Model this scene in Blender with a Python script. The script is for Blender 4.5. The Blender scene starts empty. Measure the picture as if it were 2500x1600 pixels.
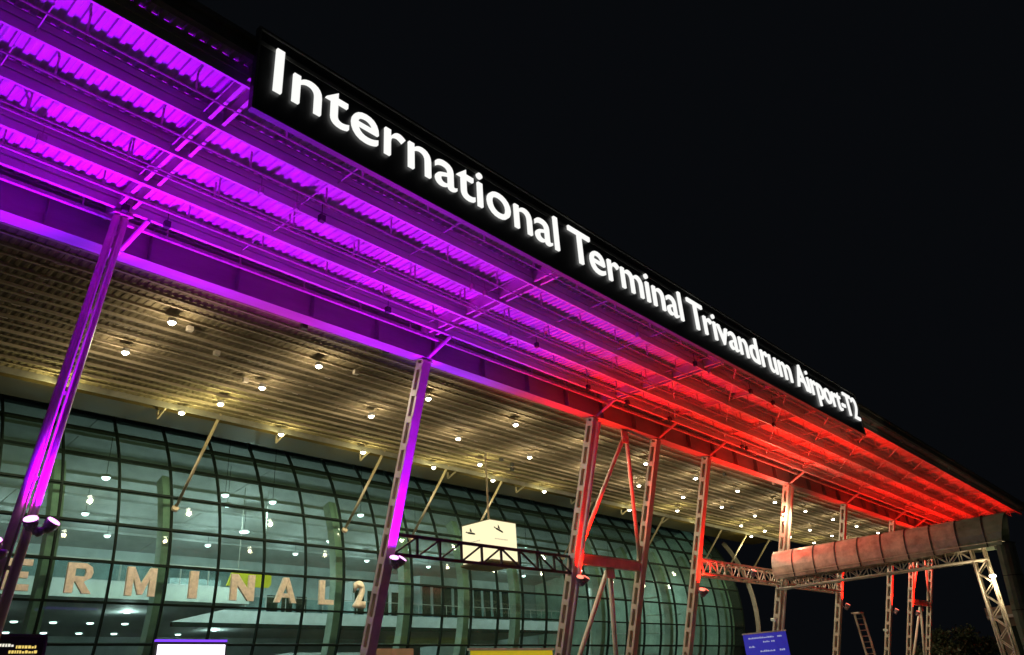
import bpy, math, random
from mathutils import Vector, Matrix

random.seed(7)
S = bpy.context.scene
COL = S.collection
H = 1.7                      # eye height: coordinates below are measured from the eye, H lifts them to the ground

# ------------------------------------------------------------------ camera
cam_data = bpy.data.cameras.new('camera')
cam_data.sensor_fit = 'HORIZONTAL'
cam_data.sensor_width = 36.0
cam_data.lens = 27.0785
cam_data.clip_end = 3000.0
cam = bpy.data.objects.new('camera', cam_data)
COL.objects.link(cam)
f_ = 1880.452
def _n(v):
    return v.normalized()
cx = _n(Vector((1830.0, -780.0, -f_)))          # world X seen from the camera
cz = _n(Vector((-270.0, 3900.0, -f_)))          # world Z
cy = cz.cross(cx)                               # world Y
rot = Matrix((cx, cy, cz))
cam.matrix_world = Matrix.Translation((0, 0, H)) @ rot.to_4x4()
S.camera = cam

# ------------------------------------------------------------------ sky (clear night) and exposure
world = bpy.data.worlds.new('World')
S.world = world
world.use_nodes = True
wn = world.node_tree
wn.nodes.clear()
w_out = wn.nodes.new('ShaderNodeOutputWorld')
w_bg = wn.nodes.new('ShaderNodeBackground')
w_sky = wn.nodes.new('ShaderNodeTexSky')
w_sky.sky_type = 'NISHITA'
w_sky.sun_disc = False
w_sky.sun_elevation = math.radians(-6.0)
w_sky.sun_rotation = math.radians(200.0)
w_sky.air_density = 1.0
w_add = wn.nodes.new('ShaderNodeMix')
w_add.data_type = 'RGBA'
w_add.blend_type = 'ADD'
w_add.inputs[0].default_value = 1.0
w_add.inputs[7].default_value = (0.022, 0.027, 0.036, 1)      # city glow, same in every direction
wn.links.new(w_sky.outputs[0], w_add.inputs[6])
wn.links.new(w_add.outputs[2], w_bg.inputs['Color'])
w_bg.inputs['Strength'].default_value = 0.1
wn.links.new(w_bg.outputs[0], w_out.inputs['Surface'])

S.view_settings.view_transform = 'Standard'
S.view_settings.look = 'None'
S.view_settings.exposure = 0.0
S.view_settings.gamma = 1.0
S.view_settings.use_curve_mapping = False
S.render.engine = 'CYCLES'
S.cycles.use_denoising = True
S.cycles.max_bounces = 8
S.cycles.diffuse_bounces = 4
S.cycles.glossy_bounces = 3
S.cycles.transparent_max_bounces = 16
S.cycles.sample_clamp_indirect = 4.0

# lamp settings (used by the builders of the lamps themselves)
P_VIOLET, P_MAGENTA, P_RED = 4800.0, 3700.0, 4800.0
C_VIOLET, C_MAGENTA, C_RED = (0.20, 0.0, 1.0), (0.72, 0.0, 0.82), (1.0, 0.006, 0.002)
P_DOWN = 95.0
P_BEAM = 600.0
C_BEAM = (1.0, 0.90, 0.60)
C_DOWN, C_BACK = (1.0, 0.80, 0.50), (1.0, 0.86, 0.34)
P_HALL = 270.0
C_HALL = (0.88, 1.0, 0.98)

# ------------------------------------------------------------------ materials
def mat(name, color, rough=0.5, metal=0.0, var=0.12, scale=3.0, emit=None, estr=0.0, bump=0.0, stretch=(1, 1, 1), spec=0.5):
    m = bpy.data.materials.new(name)
    m.use_nodes = True
    nt = m.node_tree
    b = nt.nodes['Principled BSDF']
    b.inputs['Roughness'].default_value = rough
    b.inputs['Metallic'].default_value = metal
    b.inputs['Specular IOR Level'].default_value = spec
    c = (*color, 1)
    b.inputs['Base Color'].default_value = c
    if var > 0:
        tc = nt.nodes.new('ShaderNodeTexCoord')
        mp = nt.nodes.new('ShaderNodeMapping')
        mp.inputs['Scale'].default_value = stretch
        nz = nt.nodes.new('ShaderNodeTexNoise')
        nz.inputs['Scale'].default_value = scale
        nz.inputs['Detail'].default_value = 6
        nz.inputs['Roughness'].default_value = 0.65
        nt.links.new(tc.outputs['Object'], mp.inputs[0])
        nt.links.new(mp.outputs[0], nz.inputs['Vector'])
        rp = nt.nodes.new('ShaderNodeValToRGB')
        rp.color_ramp.elements[0].position = 0.3
        rp.color_ramp.elements[1].position = 0.7
        rp.color_ramp.elements[0].color = tuple(max(0, x * (1 - var * 2)) for x in color) + (1,)
        rp.color_ramp.elements[1].color = tuple(min(1, x * (1 + var)) for x in color) + (1,)
        nt.links.new(nz.outputs['Fac'], rp.inputs[0])
        nt.links.new(rp.outputs[0], b.inputs['Base Color'])
        mr = nt.nodes.new('ShaderNodeMapRange')
        mr.inputs['To Min'].default_value = max(0.03, rough - 0.12)
        mr.inputs['To Max'].default_value = min(1, rough + 0.15)
        nt.links.new(nz.outputs['Fac'], mr.inputs['Value'])
        nt.links.new(mr.outputs[0], b.inputs['Roughness'])
        if bump > 0:
            bp = nt.nodes.new('ShaderNodeBump')
            bp.inputs['Strength'].default_value = bump
            bp.inputs['Distance'].default_value = 0.02
            nt.links.new(nz.outputs['Fac'], bp.inputs['Height'])
            nt.links.new(bp.outputs[0], b.inputs['Normal'])
    if emit:
        b.inputs['Emission Color'].default_value = (*emit, 1)
        b.inputs['Emission Strength'].default_value = estr
    return m

def glass(name, tint, gloss=0.09, rough=0.03, film=0.0, haze=(0.3, 0.5, 0.38)):
    m = bpy.data.materials.new(name)
    m.use_nodes = True
    nt = m.node_tree
    nt.nodes.clear()
    out = nt.nodes.new('ShaderNodeOutputMaterial')
    tr = nt.nodes.new('ShaderNodeBsdfTransparent')
    gl = nt.nodes.new('ShaderNodeBsdfGlossy')
    gl.inputs['Roughness'].default_value = rough
    gl.inputs['Color'].default_value = (0.8, 0.9, 0.85, 1)
    fr = nt.nodes.new('ShaderNodeFresnel')
    fr.inputs['IOR'].default_value = 1.35 + gloss
    mx = nt.nodes.new('ShaderNodeMixShader')
    tc = nt.nodes.new('ShaderNodeTexCoord')
    nz = nt.nodes.new('ShaderNodeTexNoise')
    nz.inputs['Scale'].default_value = 0.8
    nz.inputs['Detail'].default_value = 5
    rp = nt.nodes.new('ShaderNodeValToRGB')
    rp.color_ramp.elements[0].position = 0.35
    rp.color_ramp.elements[1].position = 0.75
    rp.color_ramp.elements[0].color = tuple(x * 0.9 for x in tint) + (1,)
    rp.color_ramp.elements[1].color = tuple(min(1, x * 1.06) for x in tint) + (1,)
    nt.links.new(tc.outputs['Object'], nz.inputs['Vector'])
    nt.links.new(nz.outputs['Fac'], rp.inputs[0])
    nt.links.new(rp.outputs[0], tr.inputs['Color'])
    geo = nt.nodes.new('ShaderNodeNewGeometry')
    fl = nt.nodes.new('ShaderNodeMath'); fl.operation = 'SUBTRACT'
    fl.inputs[0].default_value = 1.0
    nt.links.new(geo.outputs['Backfacing'], fl.inputs[1])
    m0 = nt.nodes.new('ShaderNodeMath'); m0.operation = 'MULTIPLY'
    nt.links.new(fr.outputs[0], m0.inputs[0])
    nt.links.new(fl.outputs[0], m0.inputs[1])
    nt.links.new(m0.outputs[0], mx.inputs[0])
    nt.links.new(tr.outputs[0], mx.inputs[1])
    nt.links.new(gl.outputs[0], mx.inputs[2])
    df = nt.nodes.new('ShaderNodeBsdfDiffuse')
    df.inputs['Color'].default_value = (*haze, 1)  # green diffuse film added so the panes read hazy and softly lit
    m2 = nt.nodes.new('ShaderNodeMixShader')
    mr = nt.nodes.new('ShaderNodeMapRange')
    mr.inputs['To Min'].default_value = film * 0.6
    mr.inputs['To Max'].default_value = film * 1.4
    nt.links.new(nz.outputs['Fac'], mr.inputs['Value'])
    m3 = nt.nodes.new('ShaderNodeMath'); m3.operation = 'MULTIPLY'
    nt.links.new(mr.outputs[0], m3.inputs[0])
    nt.links.new(fl.outputs[0], m3.inputs[1])
    nt.links.new(m3.outputs[0], m2.inputs[0])
    nt.links.new(mx.outputs[0], m2.inputs[1])
    nt.links.new(df.outputs[0], m2.inputs[2])
    nt.links.new(m2.outputs[0], out.inputs['Surface'])
    return m

def glow(name, color, strength):
    m = bpy.data.materials.new(name)
    m.use_nodes = True
    nt = m.node_tree
    nt.nodes.clear()
    out = nt.nodes.new('ShaderNodeOutputMaterial')
    e = nt.nodes.new('ShaderNodeEmission')
    e.inputs['Color'].default_value = (*color, 1)
    e.inputs['Strength'].default_value = strength
    nt.links.new(e.outputs[0], out.inputs['Surface'])
    return m

M = dict(
    steel=mat('painted_steel', (0.66, 0.64, 0.61), 0.42, var=0.14, scale=1.3, stretch=(0.3, 1, 1)),
    col=mat('column_paint', (0.62, 0.55, 0.47), 0.40, var=0.12, scale=2.0),
    deck=mat('galvanised_deck', (0.60, 0.59, 0.57), 0.5, var=0.2, scale=0.9, stretch=(2, 0.4, 1)),
    deck_in=mat('shaded_soffit_sheet', (0.24, 0.205, 0.13), 0.8, spec=0.2, var=0.2, scale=0.9, stretch=(2, 0.4, 1)),  # same deck steel, with the soffit's dimmer light put into its colour
    gusset=mat('pale_gusset', (0.62, 0.56, 0.48), 0.6, var=0.1),
    ledge=mat('olive_ledge', (0.09, 0.066, 0.016), 0.55, var=0.2, scale=0.8),
    girder=mat('girder_paint', (0.40, 0.37, 0.36), 0.45, var=0.15, scale=1.0, stretch=(0.2, 1, 1)),
    inner=mat('soffit_purlin', (0.42, 0.36, 0.26), 0.8, spec=0.2, var=0.18, scale=1.4, stretch=(0.4, 1, 1)),
    pipe=mat('conduit', (0.50, 0.45, 0.40), 0.5, var=0.2, scale=6),
    edge=mat('gutter', (0.22, 0.22, 0.20), 0.5, var=0.2, scale=1.2),
    dark=mat('dark_metal', (0.035, 0.035, 0.035), 0.45, var=0.2, scale=4),
    board=mat('black_sign_face', (0.018, 0.020, 0.021), 0.35, var=0.25, scale=2),
    letter=glow('lit_letter', (1.0, 1.0, 0.97), 1.0),
    mull=mat('green_black_mullion', (0.008, 0.016, 0.013), 0.7, var=0.2, scale=3, spec=0.1),
    rim=mat('grey_rim', (0.42, 0.40, 0.37), 0.5, var=0.15, scale=1.5),
    beige=mat('beige_letter', (0.80, 0.71, 0.58), 0.5, var=0.14, scale=5),
    rib=mat('rib_paint', (0.30, 0.36, 0.29), 0.6, var=0.14, scale=1.2),
    hallwall=mat('hall_wall', (0.36, 0.42, 0.42), 0.7, var=0.14, scale=0.25),
    endwall=mat('green_end_wall', (0.40, 0.52, 0.42), 0.6, var=0.2, scale=0.3),
    hallceil=mat('hall_ceiling', (0.32, 0.34, 0.34), 0.7, var=0.10, scale=0.4),
    white=mat('white_panel', (0.74, 0.77, 0.78), 0.5, var=0.06, scale=0.6),
    railing=glass('railing_glass', (0.80, 0.90, 0.90)),
    pane=glass('green_pane', (0.68, 0.80, 0.76), gloss=0.12, film=0.055),
    tray=mat('box_tray', (0.16, 0.14, 0.06), 0.5, var=0.2, scale=4),
    ink=mat('printed_ink', (0.03, 0.03, 0.035), 0.6, var=0.0),
    grey_ink=mat('grey_print', (0.42, 0.40, 0.34), 0.6, var=0.0, emit=(0.8, 0.74, 0.55), estr=0.4),
    cover=mat('cover_sheet', (0.54, 0.43, 0.36), 0.34, var=0.26, scale=1.6, bump=0.3),
    cover_green=mat('green_cover_sheet', (0.22, 0.28, 0.22), 0.3, var=0.2, scale=1.5),
    lattice=mat('lattice_paint', (0.66, 0.58, 0.48), 0.45, var=0.15, scale=3),
    ground=mat('paving', (0.085, 0.082, 0.075), 0.75, var=0.2, scale=0.6, bump=0.3),
    violet_body=mat('violet_lamp_body', (0.30, 0.28, 0.32), 0.25, 0.3, var=0.1),
    lens_violet=glow('violet_lens', (1.0, 0.35, 1.0), 3.0),
    lens_red=glow('red_lens', (1.0, 0.16, 0.10), 3.0),
    lens_down=glow('warm_lens', (1.0, 0.93, 0.72), 34.0),
    lens_hall=glow('cool_lens', (0.85, 1.0, 1.0), 7.0),
    bulb=glow('white_bulb', (1.0, 0.95, 0.8), 5.0),
    boxface=glow("lit_box_face", (1.0, 0.92, 0.56), 1.1),
    screen=glow('white_screen', (0.93, 0.88, 1.0), 2.2),
    violet_halo=glow('violet_halo', (0.22, 0.06, 1.0), 1.3),  # the screen's violet halo as emission, on a strip that is no lamp
    blue=mat('blue_sign_face', (0.015, 0.02, 0.30), 0.4, var=0.06, emit=(0.03, 0.03, 0.45), estr=0.55),
    white_print=glow('white_print', (0.62, 0.66, 1.0), 0.5),
    amber=glow('amber_dots', (1.0, 0.72, 0.18), 0.9),
    pale=glow('pale_dots', (1.0, 0.95, 0.8), 0.9),
    yellow=mat('yellow_sign_face', (0.70, 0.60, 0.02), 0.5, var=0.05, emit=(0.75, 0.66, 0.02), estr=0.3),
    cream=mat('cream_cladding', (0.55, 0.42, 0.26), 0.6, var=0.08, scale=1),
    leaf=mat('leaf', (0.045, 0.06, 0.03), 0.6, var=0.25, scale=2),
    bark=mat('bark', (0.10, 0.075, 0.05), 0.8, var=0.3, scale=6),
    brown=mat('brown_render', (0.20, 0.15, 0.11), 0.7, var=0.15, scale=0.8),
    camera=mat('pale_plastic', (0.55, 0.55, 0.55), 0.4, var=0.05),
)

# ------------------------------------------------------------------ mesh helpers
class MB:
    def __init__(self):
        self.v, self.f = [], []
    def quad_box(self, P):
        b = len(self.v)
        self.v += [tuple(p) for p in P]
        for q in ((0, 3, 2, 1), (4, 5, 6, 7), (0, 1, 5, 4), (1, 2, 6, 5), (2, 3, 7, 6), (3, 0, 4, 7)):
            self.f.append(tuple(b + i for i in q))
        return self
    def box(self, x0, x1, y0, y1, z0, z1):
        return self.quad_box([(x0, y0, z0), (x1, y0, z0), (x1, y1, z0), (x0, y1, z0),
                              (x0, y0, z1), (x1, y0, z1), (x1, y1, z1), (x0, y1, z1)])
    def bar(self, p, q, w, h, up=(0, 0, 1)):
        p, q = Vector(p), Vector(q)
        a = (q - p).normalized()
        u = Vector(up)
        if abs(a.dot(u)) > 0.97:
            u = Vector((0, 1, 0))
        s = a.cross(u).normalized() * (w / 2)
        t = s.cross(a).normalized() * (h / 2)
        return self.quad_box([p - s - t, p + s - t, p + s + t, p - s + t, q - s - t, q + s - t, q + s + t, q - s + t])
    def tube(self, p, q, r, n=8, r2=None, caps=True):
        p, q = Vector(p), Vector(q)
        r2 = r if r2 is None else r2
        a = (q - p).normalized()
        u = Vector((0, 0, 1)) if abs(a.z) < 0.9 else Vector((0, 1, 0))
        s = a.cross(u).normalized()
        t = s.cross(a)
        b = len(self.v)
        for k in range(n):
            d = s * math.cos(2 * math.pi * k / n) + t * math.sin(2 * math.pi * k / n)
            self.v.append(tuple(p + d * r))
            self.v.append(tuple(q + d * r2))
        for k in range(n):
            i, j = b + 2 * k, b + 2 * ((k + 1) % n)
            self.f.append((i, j, j + 1, i + 1))
        if caps:
            self.f.append(tuple(b + 2 * k for k in range(n - 1, -1, -1)))
            self.f.append(tuple(b + 2 * k + 1 for k in range(n)))
        return self
    def lathe(self, c, axis, prof, n=12):
        """prof: (distance along axis, radius) pairs"""
        c, a = Vector(c), Vector(axis).normalized()
        u = Vector((0, 0, 1)) if abs(a.z) < 0.9 else Vector((0, 1, 0))
        s = a.cross(u).normalized()
        t = s.cross(a)
        b = len(self.v)
        for d, r in prof:
            for k in range(n):
                w = s * math.cos(2 * math.pi * k / n) + t * math.sin(2 * math.pi * k / n)
                self.v.append(tuple(c + a * d + w * max(r, 1e-4)))
        for i in range(len(prof) - 1):
            for k in range(n):
                k2 = (k + 1) % n
                self.f.append((b + i * n + k, b + i * n + k2, b + (i + 1) * n + k2, b + (i + 1) * n + k))
        self.f.append(tuple(b + k for k in range(n - 1, -1, -1)))
        self.f.append(tuple(b + (len(prof) - 1) * n + k for k in range(n)))
        return self
    def prism(self, pts, off):
        """flat outline (list of 3D points) pushed along off"""
        b, n = len(self.v), len(pts)
        o = Vector(off)
        self.v += [tuple(p) for p in pts] + [tuple(Vector(p) + o) for p in pts]
        self.f.append(tuple(b + k for k in range(n)))
        self.f.append(tuple(b + n + k for k in range(n - 1, -1, -1)))
        for k in range(n):
            k2 = (k + 1) % n
            self.f.append((b + k, b + n + k, b + n + k2, b + k2))
        return self
    def strip(self, sections, closed=False, caps=True):
        """sections: rings of equal point count joined one after another"""
        b, n = len(self.v), len(sections[0])
        for s in sections:
            self.v += [tuple(p) for p in s]
        for i in range(len(sections) - 1):
            for k in range(n if closed else n - 1):
                k2 = (k + 1) % n
                self.f.append((b + i * n + k, b + i * n + k2, b + (i + 1) * n + k2, b + (i + 1) * n + k))
        if closed and caps:
            self.f.append(tuple(b + k for k in range(n - 1, -1, -1)))
            self.f.append(tuple(b + (len(sections) - 1) * n + k for k in range(n)))
        return self
    def mesh(self, name, m, origin):
        o = Vector(origin)
        me = bpy.data.meshes.new(name)
        me.from_pydata([tuple(Vector(p) - o) for p in self.v], [], self.f)
        me.materials.append(m)
        me.validate()
        import bmesh
        bm = bmesh.new()
        bm.from_mesh(me)
        bmesh.ops.recalc_face_normals(bm, faces=bm.faces)
        bm.to_mesh(me)
        bm.free()
        return me
    def build(self, name, m, parent=None, origin=None, smooth=False):
        if origin is None:
            if parent is not None:
                origin = wloc(parent) - Vector((0, 0, H))
            else:
                origin = Vector((0, 0, -H))
        me = self.mesh(name, m, origin)
        if smooth:
            for p in me.polygons:
                p.use_smooth = True
        return place(name, me, origin, parent)

WL = {}
def wloc(o):
    return WL[o.name]
def place(name, data, origin, parent=None):
    o = bpy.data.objects.new(name, data)
    COL.objects.link(o)
    w = Vector(origin) + Vector((0, 0, H))
    WL[o.name] = w
    if parent is not None:
        o.parent = parent
        o.location = w - wloc(parent)
    else:
        o.location = w
    return o
def tag(o, label, cat, group=None, kind=None):
    if label: o['label'] = label
    if cat: o['category'] = cat
    if group: o['group'] = group
    if kind: o['kind'] = kind
    return o
def thing(name, label, cat, loc, group=None):
    return tag(place(name, None, loc), label, cat, group)
def lamp(name, kind, loc, color, power, parent, radius=0.1, aim=None, angle=90, blend=0.8):
    d = bpy.data.lights.new(name, kind)
    d.color = color
    d.energy = power
    d.shadow_soft_size = radius
    if kind == 'SPOT':
        d.spot_size = math.radians(angle)
        d.spot_blend = blend
    o = place(name, d, loc, parent)
    if aim is not None:
        o.rotation_euler = Vector(aim).to_track_quat('-Z', 'Y').to_euler()
    return o
def ordinal(i):
    return ['first', 'second', 'third', 'fourth', 'fifth', 'sixth', 'seventh', 'eighth', 'ninth', 'tenth', 'eleventh',
            'twelfth', 'thirteenth', 'fourteenth', 'fifteenth', 'sixteenth'][i]

# ================================================================== THE SETTING
g = MB()
g.v = [(-300, -200, -H), (700, -200, -H), (700, 500, -H), (-300, 500, -H)]
g.f = [(0, 1, 2, 3)]
gr = g.build('ground', M['ground'])
gr['kind'] = 'structure'

# ================================================================== CANOPY
XL, XR = -7.0, 86.4
YE = 12.08                 # outer edge
ZD = 13.02                 # underside of the deck
ZB = 12.5                  # underside of the purlins
YG = 20.1                  # main girder
COLX = [6.81, 18.35, 29.16, 34.74, 40.17, 51.16, 61.49, 72.73, 78.5, 84.2]
RAFX = [-5.0, 6.4, 18.05, 29.6, 34.9, 40.3, 45.7, 51.2, 56.4, 61.6, 67.1, 72.8, 78.5, 84.2]
canopy = thing('entrance_canopy', 'long steel roof canopy glowing purple and red underneath', 'canopy', (40.0, 20.0, 11.0))

def deck_mesh(x0, x1, y0, y1):
    m = MB()
    pitch, dep = 0.26, (0.05 if y1 <= YG else 0.02)
    xs, z = [], []
    x = x0
    while x < x1 - 1e-6:
        for dx, zz in ((0.0, 0), (0.10, 0), (0.13, 1), (0.23, 1)):
            if x + dx <= x1:
                xs.append(x + dx); z.append(zz)
        x += pitch
    xs.append(x1); z.append(0)
    m.strip([[(a, y0, ZD + dep * k) for a, k in zip(xs, z)], [(a, y1, ZD + dep * k) for a, k in zip(xs, z)]])
    return m
ys_split = [YE + 0.1, YG, 33.0]
for a, b in zip([XL] + RAFX[1:], RAFX[1:] + [XR]):
    for y0, y1 in zip(ys_split[:-1], ys_split[1:]):
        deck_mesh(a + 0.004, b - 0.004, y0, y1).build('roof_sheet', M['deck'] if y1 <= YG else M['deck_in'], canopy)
MB().box(XL, XR, YE + 0.1, 33.0, ZD + 0.14, ZD + 0.2).build('roof_top', M['edge'], canopy)

PURL = [12.49, 14.17, 15.74, 17.38, 18.85]
for i, y in enumerate(PURL):
    m = MB()
    m.box(XL, XR, y - 0.015, y + 0.015, ZB + 0.022, ZD - 0.003)
    hw = 0.055 if i >= 3 else 0.03
    m.box(XL, XR, y - hw, y + hw, ZB, ZB + 0.02)
    m.box(XL, XR, y - 0.045, y + 0.045, ZD - 0.026, ZD - 0.006)
    m.box(XL, XR, y - 0.055, y - 0.017, ZB + 0.28, ZB + 0.30)
    m.build('purlin', M['steel'], canopy)
for y, z, r in ((13.35, 12.50, 0.022), (14.95, 12.49, 0.026), (16.5, 12.5, 0.022), (16.72, 12.52, 0.03), (18.12, 12.52, 0.05), (19.35, 12.46, 0.075)):
    m = MB()
    m.tube((XL, y, z), (XR, y, z), r, 8)
    x = XL + 1
    while x < XR:
        m.box(x, x + 0.04, y - 0.02, y + 0.02, z, ZD - 0.003)
        x += 2.3
    m.build('service_pipe', M['pipe'], canopy)
# main girder
m = MB()
m.box(XL, XR, YG - 0.27, YG + 0.27, 11.85, 11.89)
m.box(XL, XR, YG - 0.02, YG + 0.02, 11.892, ZD - 0.05)
m.box(XL, XR, YG - 0.27, YG + 0.27, ZD - 0.048, ZD - 0.004)
x = XL + 0.8
while x < XR:
    m.box(x, x + 0.02, YG - 0.24, YG + 0.24, 11.893, ZD - 0.052)
    x += 2.77
m.build('main_girder', M['girder'], canopy)
# rafters
for x in RAFX:
    m = MB()
    cuts = [YE + 0.1] + [y for y in PURL] + [YG - 0.28]
    for a, b in zip(cuts[:-1], cuts[1:]):
        a2, b2 = a + 0.09, b - 0.09
        zr = ZB + (0.08 if x < 30 else 0.30)
        for dx in ((-0.17, 0.17) if x < 30 else (0.0,)):
            m.box(x + dx - 0.015, x + dx + 0.015, a2, b2, zr + 0.02, ZD - 0.03)
            m.box(x + dx - 0.045, x + dx + 0.045, a2, b2, zr, zr + 0.018)
    m.build('rafter', M['steel'], canopy)
    y = YG + 0.95
    while y < 32.9:
        MB().box(x - 0.14, x + 0.14, y + 0.05, y + 0.062, 12.88, ZD - 0.01).build('gusset', M['gusset'], canopy)
        y += 1.2
# sag rods
x = XL + 1.9
k = 0
while x < XR:
    for a, b in zip(PURL[:-1], PURL[1:]):
        if random.random() < 0.86:
            dx = random.uniform(-0.15, 0.15)
            MB().tube((x + dx, a, ZB + 0.16), (x + dx, b, ZB + 0.16), 0.016, 6).build('sag_rod', M['steel'], canopy)
    x += 3.75
    k += 1
# wind bracing in the farther bays
for i in range(3, len(RAFX) - 1):
    for j in (0, 2):
        a, b = PURL[j], PURL[min(j + 2, 4)]
        MB().tube((RAFX[i], a, ZB + 0.2), (RAFX[i + 1], b, ZB + 0.2), 0.028, 6).build('wind_brace', M['steel'], canopy)
# little fixtures and cable boxes clipped to the steel
for k in range(22):
    x, y = random.uniform(1.0, 45.0), random.choice(PURL[1:])
    m = MB()
    w = random.uniform(0.10, 0.2)
    m.box(x, x + w, y - 0.20, y - 0.06, ZB - 0.10, ZB + 0.10)
    m.tube((x + w / 2, y - 0.13, ZB + 0.10), (x + w / 2, y - 0.13, ZD - 0.01), 0.012, 6)
    m.build('cable_box', M['dark'] if k % 3 else M['pipe'], canopy)
for k in range(16):
    x, y = random.uniform(8.0, 60.0), random.uniform(21.5, 32.0)
    m = MB()
    m.box(x, x + 0.22, y, y + 0.16, 12.72, 12.90)
    m.build('cable_box', M['dark'] if k % 2 else M['gusset'], canopy)
# struts from the column heads to the outer purlin
for x in COLX:
    MB().tube((x, YG - 0.1, 11.84), (x + 0.25, PURL[4], ZB - 0.01), 0.07, 8).build('knee_strut', M['steel'], canopy)
# edge gutter and end fascia
m = MB()
m.box(XL, XR, YE - 0.06, YE + 0.1, ZD - 0.02, ZD + 0.40)
m.box(XL, XR, YE - 0.16, YE - 0.063, ZD + 0.30, ZD + 0.42)
m.build('gutter', M['edge'], canopy)
MB().box(XR, XR + 0.06, YE, 33.0, ZB + 0.35, ZD + 0.3).build('end_fascia', M['edge'], canopy)
# inner purlins above the forecourt
y, k = YG + 0.95, 0
while y < 32.9:
    zb = 12.90 if k % 2 == 0 else 12.955
    m = MB()
    m.box(XL, XR, y - 0.008, y + 0.008, zb + 0.016, ZD - 0.003)
    m.box(XL, XR, y - 0.04, y + 0.04, zb, zb + 0.014)
    m.build('soffit_purlin', M['inner'], canopy)
    y += 0.6
    k += 1
# ledge between soffit and glass
m = MB()
m.box(XL, 79.0, 33.0, 33.06, ZD - 0.25, ZD + 0.7)
m.box(XL, 79.0, 33.062, 34.0, ZD + 0.55, ZD + 0.6)
m.build('recess', M['edge'], canopy)
m = MB()
m.box(XL, 79.0, 34.0, 36.1, ZD - 0.02, ZD + 0.06)
m.box(XL, 79.0, 33.93, 33.998, ZD - 0.06, ZD + 0.14)
m.build('ledge', M['ledge'], canopy)
for x in (14.6, 20.8, 26.2, 33.0, 39.4, 45.5, 52.0, 58.0):
    m = MB()
    m.bar((x, 33.2, ZD - 0.05), (x, 34.1, ZD - 0.42), 0.07, 0.1)
    m.bar((x, 34.1, ZD - 0.42), (x, 34.1, ZD - 0.03), 0.07, 0.08)
    m.build('ledge_bracket', M['inner'], canopy)

# ================================================================== COLUMNS
def col_axis(z):           # centre of every raking column at height z
    t = (11.83 + H - (z + H)) / (11.83 + H)
    return YG + (24.25 - YG) * t
COLLABEL = [
    'nearest raking column of three joined tubes, lit violet and magenta',
    'slim raking column with a broad purple face beside the lit hanging box',
    'pinkish raking column with slotted side, left post of the braced bay with the red beam',
    'orange slotted raking column, right post of the braced bay with the red beam',
    'orange raking column at the left end of the dense red lattice beam',
    'yellowish raking column rising behind the near end of the curved gateway cover',
    'raking column behind the gateway beam with a red lamp and a ladder beside it',
    'raking column behind the gateway beam with one red lamp and a small camera',
    'far raking column with red stripe, left post of the farthest braced bay',
    'farthest raking column, tan right post of the farthest braced bay']
for i, x in enumerate(COLX):
    base, top = Vector((x, col_axis(-H), -H)), Vector((x, col_axis(11.83), 11.83))
    if i == 0:
        base, top = Vector((6.4, 24.1, -H)), Vector((6.4, 18.98, 12.47))
    c = thing('steel_column', COLLABEL[i], 'column', base, 'raking columns under the canopy')
    a = (top - base).normalized()
    n = Vector((1, 0, 0)).cross(a)          # points inward and up
    if n.y < 0: n = -n
    ex = Vector((1, 0, 0))
    L = (top - base).length
    w = 0.195
    if i == 0:
        for dx, r in ((-0.24, 0.115), (0.24, 0.115)):
            d0, d1 = ex * dx, ex * dx * 0.45
            MB().tube(base + d0, top + d1 - a * 0.1, r, 14, r * 0.85).build('tube', M['col'], c, smooth=True)
        for dx in (-0.06, 0.06):
            MB().bar(base + ex * dx - n * 0.05, top + ex * dx - n * 0.05 - a * 0.1, 0.035, 0.10, up=n).build('flat_bar', M['col'], c)
        t = 1.3
        while t < L - 0.5:
            k = 1 - 0.55 * t / L
            MB().bar(base + a * t - ex * 0.24 * k, base + a * t + ex * 0.24 * k, 0.05, 0.10, up=a).build('batten', M['col'], c)
            t += 2.2
    else:
        for s, nm in ((-1, 'front_channel'), (1, 'rear_channel')):
            m = MB()
            off = n * (0.19 * s)
            m.bar(base + off, top + off, 2 * w, 0.024, up=n)
            for sx in (-1, 1):
                o2 = n * (0.135 * s) + ex * (w - 0.012) * sx
                m.bar(base + o2, top + o2, 0.024, 0.084, up=n)
            m.build(nm, M['col'], c)
        for sx in (-1, 1):
            t = 0.5
            while t < L - 0.1:
                p = base + a * t + ex * (w + 0.007) * sx
                MB().bar(p, p + a * 0.24, 0.012, 0.36, up=n).build('batten', M['col'], c)
                t += 1.02
        if i in (2, 5):
            o2 = -n * 0.36 + ex * 0.05
            MB().tube(base + o2, top + o2 - a * 0.15, 0.10, 12).build('front_tube', M['col'], c, smooth=True)
    MB().bar(top - a * 0.04, top + a * 0.012, 0.5, 0.45, up=n).build('cap_plate', M['col'], c)

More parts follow.
